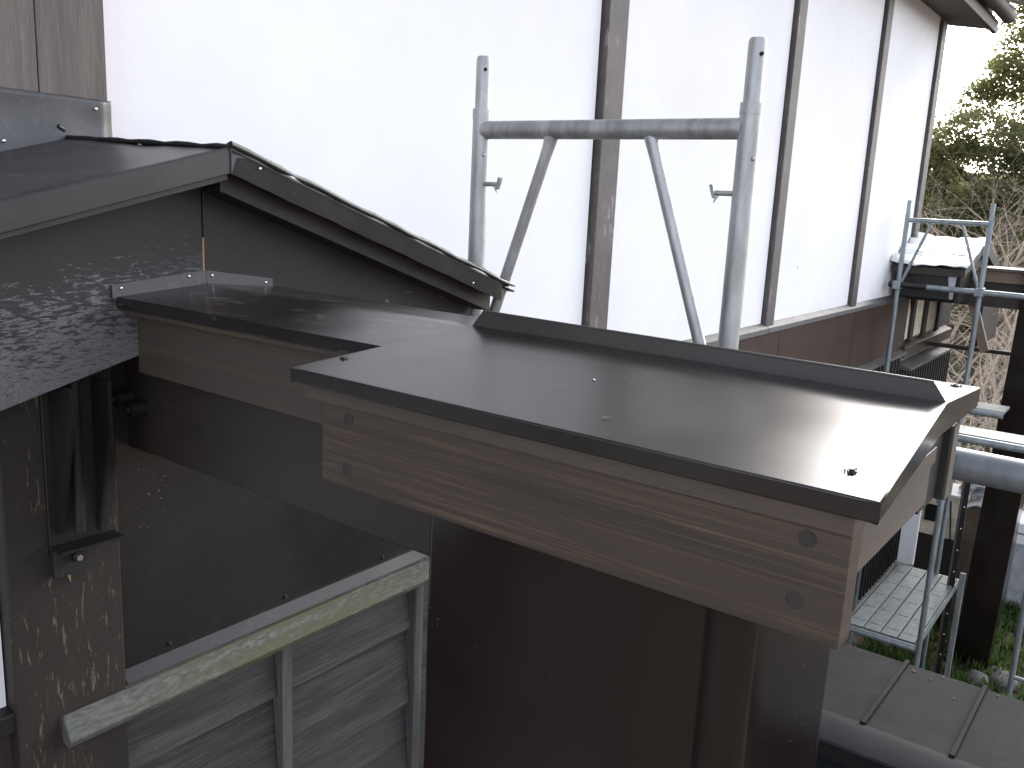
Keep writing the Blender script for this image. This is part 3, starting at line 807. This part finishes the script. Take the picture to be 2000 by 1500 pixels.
# decks
dk = thing('scaffold_deck', 'galvanised scaffold deck with four long ribs, lower right', 'deck', (7.7, 1.43, -3.2))
for i in range(4):
    ya = 1.175 + i * .128
    MB().box(6.93, 8.50, ya + .004, ya + .124, -3.205, -3.185).build('deck_plate', M['deck'], dk, bevel=.004)
    for j in range(5):
        MB().box(7.05 + j * .31, 7.25 + j * .31, ya + .02, ya + .108, -3.1852, -3.1822).build('rib', M['deck'], dk)
for x in (6.905, 8.53):
    MB().tube([(x, 1.15, -3.215), (x, 1.72, -3.215)], .022, 10).build('end_bar', M['galv_far'], dk)
for y in (1.168, 1.70):
    MB().box(6.93, 8.5, y - .008, y + .004, -3.255, -3.19).build('side_channel', M['deck'], dk)
for i, (X, ya, yb, z, wd, lab) in enumerate(((6.55, .05, 1.13, -1.432, .30, 'grey deck plank end with blue bar, just above the thick guard rail'),
                                             (8.25, 1.00, 1.40, -1.565, .34, 'short pale deck plank with blue bar, right of the cap corner'))):
    d2 = thing('deck_plank', lab, 'deck', (X, ya, z))
    MB().box(X + .03, X + wd, ya, yb, z - .025, z).build('plate', M['deck'], d2, bevel=.004)
    MB().tube([(X, ya, z - .03), (X, yb, z - .03)], .026, 12).build('end_bar', M['galv_far'], d2)

# ------------------------------------------------------------------ lower standing-seam roof
lr = thing('lower_roof', 'low brown standing seam roof at the bottom right corner', 'roof', (3.9, .5, -2.2))
KX, KZ = 3.43, -2.0
def zfar(x): return KZ - .012 - .05 * (x - KX)
seams = [2.6, 2.1, 1.6, 1.09, .735, .405, .07, -.27, -.6, -.94, -1.28, -1.6]
for a, b in zip(seams, seams[1:]):
    MB().hexa([(KX, b + .006, zfar(KX) - .01), (4.22, b + .006, zfar(4.22) - .01), (4.22, a - .006, zfar(4.22) - .01), (KX, a - .006, zfar(KX) - .01),
               (KX, b + .006, zfar(KX)), (4.22, b + .006, zfar(4.22)), (4.22, a - .006, zfar(4.22)), (KX, a - .006, zfar(KX))]).build('roof_pan', M['lower_roof'], lr, bevel=.002)
for a in seams[1:-1]:
    MB().hexa([(KX + .05, a - .012, zfar(KX) - .01), (4.225, a - .012, zfar(4.22) - .01), (4.225, a + .012, zfar(4.22) - .01), (KX + .05, a + .012, zfar(KX) - .01),
               (KX + .05, a - .010, zfar(KX) + .016), (4.225, a - .010, zfar(4.22) + .018), (4.225, a + .010, zfar(4.22) + .018), (KX + .05, a + .010, zfar(KX) + .016)]).build('seam', M['lower_roof'], lr, bevel=.003)
MB().box(4.205, 4.222, -1.6, 2.1, zfar(4.22) - .10, zfar(4.22) - .008).build('far_fascia', M['lower_roof'], lr)
MB().prism([(KX + .06, -1.6, KZ - .010), (KX - .02, -1.6, KZ + .004), (KX - .13, -1.6, KZ - .028), (KX - .13, -1.6, KZ - .035), (KX - .02, -1.6, KZ - .008), (KX + .06, -1.6, KZ - .014)], (0, 3.7, 0)).build('ridge_cap', M['lower_roof_blue'], lr, bevel=.002)
MB().tube([(KX - .132, -1.6, KZ - .036), (KX - .132, 2.1, KZ - .036)], .006, 8).build('ridge_hem', M['lower_roof_blue'], lr)
MB().box(KX - .10, KX + .02, -1.6, 2.1, KZ - .15, KZ - .037).build('ridge_batten', M['black'], lr)
def znear(x): return KZ - .115 - .17 * (KX - .05 - x)
for a, b in zip(seams, seams[1:]):
    a2, b2 = a + .16, b + .16
    MB().hexa([(2.3, b2 + .005, znear(2.3) - .01), (KX - .09, b2 + .005, znear(KX - .09) - .01), (KX - .09, a2 - .005, znear(KX - .09) - .01), (2.3, a2 - .005, znear(2.3) - .01),
               (2.3, b2 + .005, znear(2.3)), (KX - .09, b2 + .005, znear(KX - .09)), (KX - .09, a2 - .005, znear(KX - .09)), (2.3, a2 - .005, znear(2.3))]).build('roof_pan', M['lower_roof_blue'], lr, bevel=.002)
    MB().hexa([(2.3, b2 - .012, znear(2.3) - .01), (KX - .105, b2 - .012, znear(KX - .105) - .01), (KX - .105, b2 + .012, znear(KX - .105) - .01), (2.3, b2 + .012, znear(2.3) - .01),
               (2.3, b2 - .010, znear(2.3) + .018), (KX - .105, b2 - .010, znear(KX - .105) + .018), (KX - .105, b2 + .010, znear(KX - .105) + .018), (2.3, b2 + .010, znear(2.3) + .018)]).build('seam', M['lower_roof_blue'], lr, bevel=.003)
MB().box(2.35, 4.15, -1.5, 1.6, -H, -2.36).build('wall', M['dark_wood'], lr)
rs = random.Random(5)
for i in range(7):
    px_ = rs.uniform(4.0, 4.2); py_ = rs.uniform(.3, .72)
    MB().ball((px_, py_, zfar(px_) + .004), .009, 7, 4, (1, .6, .15)).build('fallen_leaf', M['bark_dark'], lr)

# ------------------------------------------------------------------ second buttress and hood, far along the wall
b2 = thing('far_buttress', 'second clad column with brown beam beyond the far scaffold', 'buttress', (9.35, 1.0, -H))
MB().hexa([(9.20, .895, -H), (9.52, .895, -H), (9.52, 1.205, -H), (9.20, 1.205, -H), (9.20, .815, -.60), (9.52, .815, -.60), (9.52, 1.125, -.60), (9.20, 1.125, -.60)]).build('column', M['column'], b2, bevel=.008)
MB().box(9.17, 9.60, -.45, 1.50, -.458, -.43).build('narrow_cap', M['end_wood'], b2, bevel=.003)
MB().box(9.20, 9.55, .2, 1.55, -.56, -.459).build('narrow_board', M['mid_wood'], b2, bevel=.003)
MB().box(9.06, 9.17, -.45, 1.10, -.60, -.47).build('side_board', M['mid_wood'], b2, bevel=.003)
MB().box(9.03, 9.72, -.47, 1.12, -.47, -.42).build('wide_cap', M['end_wood'], b2, bevel=.004)
MB().box(9.24, 9.50, .2, 2.10, -.79, -.561).build('main_beam', M['dark_wood'], b2)
hood = thing('far_hood', 'small far gable hood wrapped in white plastic sheeting beside the house corner', 'hood', (9.45, 1.8, -.5))
mb = MB(); vs = []; nx, ny = 16, 12
for i in range(nx + 1):
    for j in range(ny + 1):
        x = 8.62 + (9.45 - 8.62) * i / nx; y = 1.50 + .64 * j / ny
        z = -.425 + .245 * i / nx + .008 * math.sin(i * 1.3 + j * .5) + .006 * math.sin(j * 2.1)
        if j > ny * .72: z += .022 * math.sin(i * 2.2) + .05 * (j / ny - .72) * (1.5 + math.sin(i))
        vs.append((x, y, z))
mb.add(vs, [(i * (ny + 1) + j, (i + 1) * (ny + 1) + j, (i + 1) * (ny + 1) + j + 1, i * (ny + 1) + j + 1) for i in range(nx) for j in range(ny)], True)
o = mb.build('plastic_sheeting', M['sheeting'], hood); s_ = o.modifiers.new('t', 'SOLIDIFY'); s_.thickness = .004; s_.offset = 1
MB().tube([(8.93, 1.50, -.325), (8.93, 2.14, -.318)], .007, 6).build('sheeting_fold', M['sheeting'], hood)
MB().hexa([(8.66, 1.52, -.51), (9.45, 1.52, -.30), (9.45, 2.13, -.30), (8.66, 2.13, -.51), (8.66, 1.52, -.445), (9.45, 1.52, -.205), (9.45, 2.13, -.205), (8.66, 2.13, -.445)]).build('roof', M['dark_wood'], hood)
MB().hexa([(9.45, 1.50, -.30), (10.3, 1.50, -.54), (10.3, 2.13, -.54), (9.45, 2.13, -.30), (9.45, 1.50, -.19), (10.3, 1.50, -.43), (10.3, 2.13, -.43), (9.45, 2.13, -.19)]).build('roof', M['dark_wood'], hood)
MB().prism([(8.75, 1.56, -.75), (8.75, 1.56, -.47), (9.45, 1.56, -.28), (10.2, 1.56, -.50), (10.2, 1.56, -.75)], (0, .03, 0)).build('barge_board', M['dark_wood'], hood)
MB().box(8.72, 8.76, 1.60, 2.12, -.72, -.50).build('side_board', M['black'], hood)
MB().prism([(8.70, 1.585, -.47), (8.70, 1.66, -.47), (8.70, 1.62, -.71), (8.70, 1.595, -.71)], (-.02, 0, 0)).build('loose_flap', M['grey_box'], hood)
MB().hexa([(9.6, 1.58, -.66), (11.6, 1.58, -.80), (11.6, D, -.80), (9.6, D, -.60), (9.6, 1.58, -.58), (11.6, 1.58, -.70), (11.6, D, -.66), (9.6, D, -.5)]).build('soffit', M['dark_wood'], hood)
MB().box(10.5, 11.6, 1.62, 1.70, -1.33, -.70).build('hanging_board', M['dark_wood'], hood)
MB().hexa([(9.30, 1.60, -.70), (9.36, 1.60, -.70), (9.36, 1.53, -.66), (9.30, 1.53, -.66), (9.30, 1.40, -1.24), (9.36, 1.40, -1.24), (9.36, 1.335, -1.20), (9.30, 1.335, -1.20)]).build('strut', M['mid_wood'], hood)
MB().box(10.4, 10.46, 1.2, 2.1, -1.37, -1.33).build('low_bar', M['dark_wood'], hood)

# ------------------------------------------------------------------ yard clutter beyond the lattice
tag(MB().box(8.72, 8.77, 1.60, 1.745, -3.25, -2.35).build('white_plank', M['white_board'], bevel=.004), 'white upright plank standing beyond the grey deck', 'plank')
ub = thing('utility_box', 'cream utility box with a dark square opening, behind the blue scaffold leg', 'box', (10.0, 1.65, -3.4))
MB().box(9.95, 10.4, 1.42, 1.84, -3.32, -2.86).build('body', M['cream'], ub, bevel=.01)
MB().box(9.93, 9.95, 1.66, 1.78, -3.16, -2.98).build('opening', M['hole'], ub)
MB().box(9.93, 10.42, 1.40, 1.86, -2.86, -2.83).build('lid', M['white_board'], ub, bevel=.006)
MB().box(9.97, 10.38, 1.44, 1.82, -H, -3.32).build('plinth', M['dark_wood'], ub)
MB().tube([(9.94, 1.55, -2.9), (9.93, 1.50, -3.32)], .008, 6).build('cable', M['black'], ub)
ar = thing('perforated_rail', 'dark perforated steel upright beside the black far column', 'post', (8.3, 1.15, -H))
MB().box(8.3, 8.32, 1.165, 1.205, -H, -2.1).build('flange', M['black'], ar)
MB().box(8.285, 8.30, 1.205, 1.222, -H, -2.1).build('edge', M['end_wood'], ar)
MB().box(8.3, 8.34, 1.09, 1.135, -H, -3.05).build('pale_strip', M['deck'], ar, bevel=.004)
for i in range(9):
    MB().ball((8.298, 1.186, -2.45 - .2 * i), .010, 8, 5, (.4, 1, 1)).build('bolt_head', M['zinc'], ar)
st = thing('panel_stack', 'stack of pale grey curved panels left of the black far column', 'panels', (10.2, 1.2, -3.0))
for i in range(4):
    z = -2.95 + i * .105
    mb = MB(); vs = []
    for j in range(9):
        y = 1.22 + .30 * j / 8
        vs += [(10.1, y, z + .04 * math.sin(j / 8 * math.pi * 1.5)), (10.6, y, z + .04 * math.sin(j / 8 * math.pi * 1.5))]
    mb.add(vs, [(2 * j, 2 * j + 1, 2 * j + 3, 2 * j + 2) for j in range(8)], True)
    o = mb.build('curved_panel', M['grey_box'] if i % 2 else M['white_board'], st)
    s_ = o.modifiers.new('t', 'SOLIDIFY'); s_.thickness = .03
MB().box(10.15, 10.55, 1.25, 1.50, -H, -2.97).build('trestle', M['bark_dark'], st)
gb = thing('grey_case', 'grey box with a white label at the right edge', 'box', (11.2, .8, -H))
MB().box(11.0, 11.5, .25, 1.02, -H, -3.40).build('body', M['grey_box'], gb, bevel=.02)
MB().box(10.985, 11.0, .6, 1.0, -3.52, -3.42).build('label', M['white_board'], gb)
MB().box(10.97, 11.52, .23, 1.04, -3.40, -3.28).build('lid', M['white_board'], gb, bevel=.02)
fr = thing('blue_stand', 'slim blue steel stand cut by the right edge of the picture', 'stand', (6.88, .45, -H))
MB().tube([(6.88, .505, -3.9), (6.88, .512, -2.2)], .020, 10).build('upright', M['galv_far'], fr)
MB().tube([(6.88, .505, -3.19), (6.88, -.2, -3.19)], .016, 8).build('rung', M['galv_far'], fr)

# stones and ground cover
rs = random.Random(21)
sts = []
for i in range(16):
    x = rs.uniform(8.6, 11.2); y = rs.uniform(.1, 1.0)
    r_ = rs.uniform(.07, .17)
    mb = MB(); c = Vector((x, y, ground_h(x, y) + r_ * .25)); vs = []; n, m = 9, 6
    for a in range(m + 1):
        ph = math.pi * a / m
        for j in range(n):
            t = 2 * math.pi * j / n
            d = Vector((math.sin(ph) * math.cos(t), math.sin(ph) * math.sin(t), math.cos(ph)))
            k_ = 1 + .22 * mnoise.noise(d * 1.6 + Vector((i * 3.1, 0, 0)))
            vs.append(c + Vector((d.x * r_ * 1.2, d.y * r_, d.z * r_ * .65)) * k_)
    mb.add(vs, [(a * n + j, (a + 1) * n + j, (a + 1) * n + (j + 1) % n, a * n + (j + 1) % n) for a in range(m) for j in range(n)], True)
    tag(mb.build('stone', M['stone']), 'rounded grey stone among ground cover at the lower right', 'stone', 'stones in the yard')
mb = MB(); vs = []; fs = []
for i in range(15000):
    x = rs.uniform(7.6, 13.5); y = rs.uniform(-2.2, 2.0)
    if mnoise.noise(Vector((x * .9, y * .9, 9))) < -.12 and x > 10.0: continue
    if x > 11.0 and rs.random() < .75: continue
    g = ground_h(x, y); hgt = rs.uniform(.04, .17); a = rs.uniform(0, 6.28); wd = rs.uniform(.008, .022)
    dx_, dy_ = math.cos(a), math.sin(a); ln = rs.uniform(.02, .10); b_ = a + rs.uniform(.8, 2.2)
    ex, ey = math.cos(b_) * ln, math.sin(b_) * ln
    q_ = len(vs)
    vs += [(x - dx_ * wd, y - dy_ * wd, g), (x + dx_ * wd, y + dy_ * wd, g), (x + ex * .6 + dx_ * wd, y + ey * .6 + dy_ * wd, g + hgt * .7), (x + ex, y + ey, g + hgt)]
    fs += [(q_, q_ + 1, q_ + 2), (q_, q_ + 2, q_ + 3)]
mb.add(vs, fs); mb.nofix = True
o = struct(mb.build('ground_cover', M['grass']), 'stuff'); o['label'] = 'low green ground cover in the yard at the lower right'; o['category'] = 'ground cover'

# ------------------------------------------------------------------ trees and bare shrubs
def grow(mb, p, d, ln, r, depth, rs_, spread=.5, n=5, ends=None, droop=0.0):
    pts = [p]; cur = p.copy(); dd = d.copy(); k_ = 5
    for i in range(k_):
        dd = (dd + Vector((rs_.gauss(0, .13), rs_.gauss(0, .13), rs_.gauss(0, .09) - droop * .1))).normalized()
        cur = cur + dd * ln / k_
        pts.append(cur.copy())
    rr = [r * (1 - .5 * i / k_) for i in range(k_ + 1)]
    mb.tube(pts, rr, n, caps=False)
    if ends is not None: ends.append(cur.copy())
    if depth > 0:
        for c_ in range(rs_.choice((2, 3, 3))):
            i = rs_.randint(2, k_)
            v = Vector((rs_.gauss(0, 1), rs_.gauss(0, 1), rs_.gauss(.25, .8)))
            grow(mb, pts[i], (dd + v.normalized() * spread * rs_.uniform(.8, 1.6)).normalized(), ln * rs_.uniform(.5, .85), rr[i] * .68, depth - 1, rs_, spread, max(3, n - 1), ends, droop)

def evergreen(label, x, y, z0, h, lobes, seed, mat, leaf=.13, per=400):
    rs_ = random.Random(seed)
    t = thing('evergreen_tree', label, 'tree', (x, y, z0), 'evergreen trees on the slope')
    mb = MB()
    grow(mb, Vector((x, y, z0 - .3)), Vector((0, 0, 1)), h * .62, .16, 0, rs_, .4, 9)
    for (cx, cy, cz, r_) in lobes:
        p0 = Vector((x, y, z0 + h * .3)); p1 = Vector((cx, cy, cz))
        mb.tube([p0, p0.lerp(p1, .5) + Vector((0, 0, .15)), p1], [.09, .06, .025], 6, caps=False)
        for j in range(5):
            v = Vector((rs_.gauss(0, 1), rs_.gauss(0, 1), rs_.gauss(0, .7))).normalized() * r_ * .8
            mb.tube([p1 - v * .1, p1 + v * .5 + Vector((0, 0, .05)), p1 + v], [.025, .016, .006], 4, caps=False)
    mb.build('trunk', M['bark_dark'], t)
    mb = MB(); mb.nofix = True; vs = []; fs = []
    for (cx, cy, cz, r_) in lobes:
        nc = int(38 * r_ * r_) + 10
        for q_ in range(nc):
            d = Vector((rs_.gauss(0, 1), rs_.gauss(0, 1), rs_.gauss(0, .8))).normalized()
            cc = Vector((cx, cy, cz)) + d * r_ * rs_.uniform(.35, 1.05)
            cr = rs_.uniform(.18, .42) * (.6 + .4 * r_)
            for l_ in range(int(per * cr * cr * 2.2) + 12):
                e = Vector((rs_.gauss(0, .5), rs_.gauss(0, .5), rs_.gauss(0, .33)))
                p = cc + e * cr
                nrm = (Vector((rs_.gauss(0, .6), rs_.gauss(0, .6), 1)) + e * .5).normalized()
                a = nrm.orthogonal().normalized(); a.rotate(Matrix.Rotation(rs_.uniform(0, 6.28), 3, nrm))
                b_ = nrm.cross(a); s_ = leaf * rs_.uniform(.55, 1.2)
                i0 = len(vs)
                vs += [p - a * s_ * .5, p + b_ * s_ * .23, p + a * s_ * .5 - nrm * s_ * .12, p - b_ * s_ * .23]
                fs.append((i0, i0 + 1, i0 + 2, i0 + 3))
    mb.add(vs, fs)
    mb.build('crown', mat, t)
evergreen('tall yellow-green evergreen tree reaching highest at the right edge', 24.5, 1.6, ground_h(24.5, 1.6), 9,
    [(24.0, 3.3, 3.7, 1.15), (24.3, 2.2, 5.2, 1.5), (23.8, 4.1, 2.8, .85), (24.2, 3.6, 4.6, .75), (24.0, 1.0, 3.6, 1.6), (23.6, 2.6, 2.2, 1.3), (24.6, 0.2, 5.2, 1.7), (24.4, -1.6, 4.2, 1.6)], 11, M['leaf'])
evergreen('lower grey-green evergreen tree next to the house corner post', 22.5, 5.0, ground_h(22.5, 5.0), 6,
    [(22.2, 4.7, 1.55, .85), (22.6, 5.6, 1.3, 1.0), (22.0, 3.7, 1.5, 1.0), (22.4, 4.4, .4, 1.1), (22.5, 6.6, 1.6, 1.2), (22.2, 2.6, 1.3, 1.2), (22.0, 3.2, .1, 1.2), (22.3, 5.2, -.4, 1.1), (22.1, 4.1, -.9, 1.1), (22.0, 2.2, -.6, 1.1)], 12, M['leaf2'])
evergreen('dark evergreen bush low on the slope behind the bare shrubs', 19.5, 2.2, ground_h(19.5, 2.2), 4,
    [(19.3, 2.5, -1.3, .9), (19.6, 1.3, -1.2, 1.0), (19.2, 3.5, -1.5, .9), (19.4, .2, -1.4, 1.0), (19.6, -1.0, -.6, 1.1)], 13, M['leaf2'], .11)
sh = [(15.6, 2.35), (15.2, 1.55), (16.6, 3.2), (17.2, 2.3), (14.4, 1.95), (16.0, .9), (17.8, 1.6), (18.4, 3.6), (15.0, 2.9), (13.6, 1.35), (16.8, .2), (14.2, .6), (18.8, 2.6), (13.9, 2.45)]
places = ['tallest', 'second tallest']
for i, (x, y) in enumerate(sh):
    rs_ = random.Random(100 + i)
    g = ground_h(x, y)
    mb = MB()
    for s_ in range(rs_.choice((3, 4, 5))):
        a = rs_.uniform(0, 6.28)
        grow(mb, Vector((x + .1 * math.cos(a), y + .1 * math.sin(a), g - .1)), Vector((math.cos(a) * .45, math.sin(a) * .45, 1)).normalized(), rs_.uniform(1.7, 2.7), rs_.uniform(.022, .042), 4, rs_, .85, 6, None, .0)
    o = mb.build('bare_shrub', M['bark'])
    tag(o, 'leafless pale shrub in the tangle of twigs on the slope at right', 'shrub', 'bare shrubs on the slope')
# dry stalks leaning out of the undergrowth
mb = MB()
for i in range(260):
    x = rs.uniform(11.8, 17.5); y = rs.uniform(-1.5, 3.2); g = ground_h(x, y)
    a = rs.uniform(0, 6.28); ln = rs.uniform(.5, 1.6); lean = rs.uniform(.2, 1.1)
    p0 = Vector((x, y, g)); p1 = p0 + Vector((math.cos(a) * lean * .3, math.sin(a) * lean * .3, ln * .6)); p2 = p0 + Vector((math.cos(a) * lean, math.sin(a) * lean, ln * rs.uniform(.6, 1)))
    mb.tube([p0, p1, p2], [.011, .009, .004], 4, caps=False)
o = struct(mb.build('dry_stalks', M['bark']), 'stuff'); o['label'] = 'dry straw-coloured stalks on the slope at right'; o['category'] = 'stalks'
mb = MB(); mb.nofix = True; vs = []; fs = []
for i in range(16000):
    x = rs.uniform(11.5, 21); y = rs.uniform(-3, 6); g = ground_h(x, y)
    if mnoise.noise(Vector((x * .6, y * .6, 3))) < .0: continue
    hgt = rs.uniform(.05, .75); a = rs.uniform(0, 6.28); wd = rs.uniform(.02, .05)
    p = Vector((x, y, g + hgt * rs.random())); d = Vector((math.cos(a), math.sin(a), rs.uniform(-.3, .6))).normalized(); b_ = d.orthogonal().normalized() * wd
    q_ = len(vs); vs += [p - d * wd * 2, p + b_, p + d * wd * 2, p - b_]; fs.append((q_, q_ + 1, q_ + 2, q_ + 3))
mb.add(vs, fs)
o = struct(mb.build('undergrowth', M['leaf2']), 'stuff'); o['label'] = 'green undergrowth beneath the bare shrubs'; o['category'] = 'undergrowth'
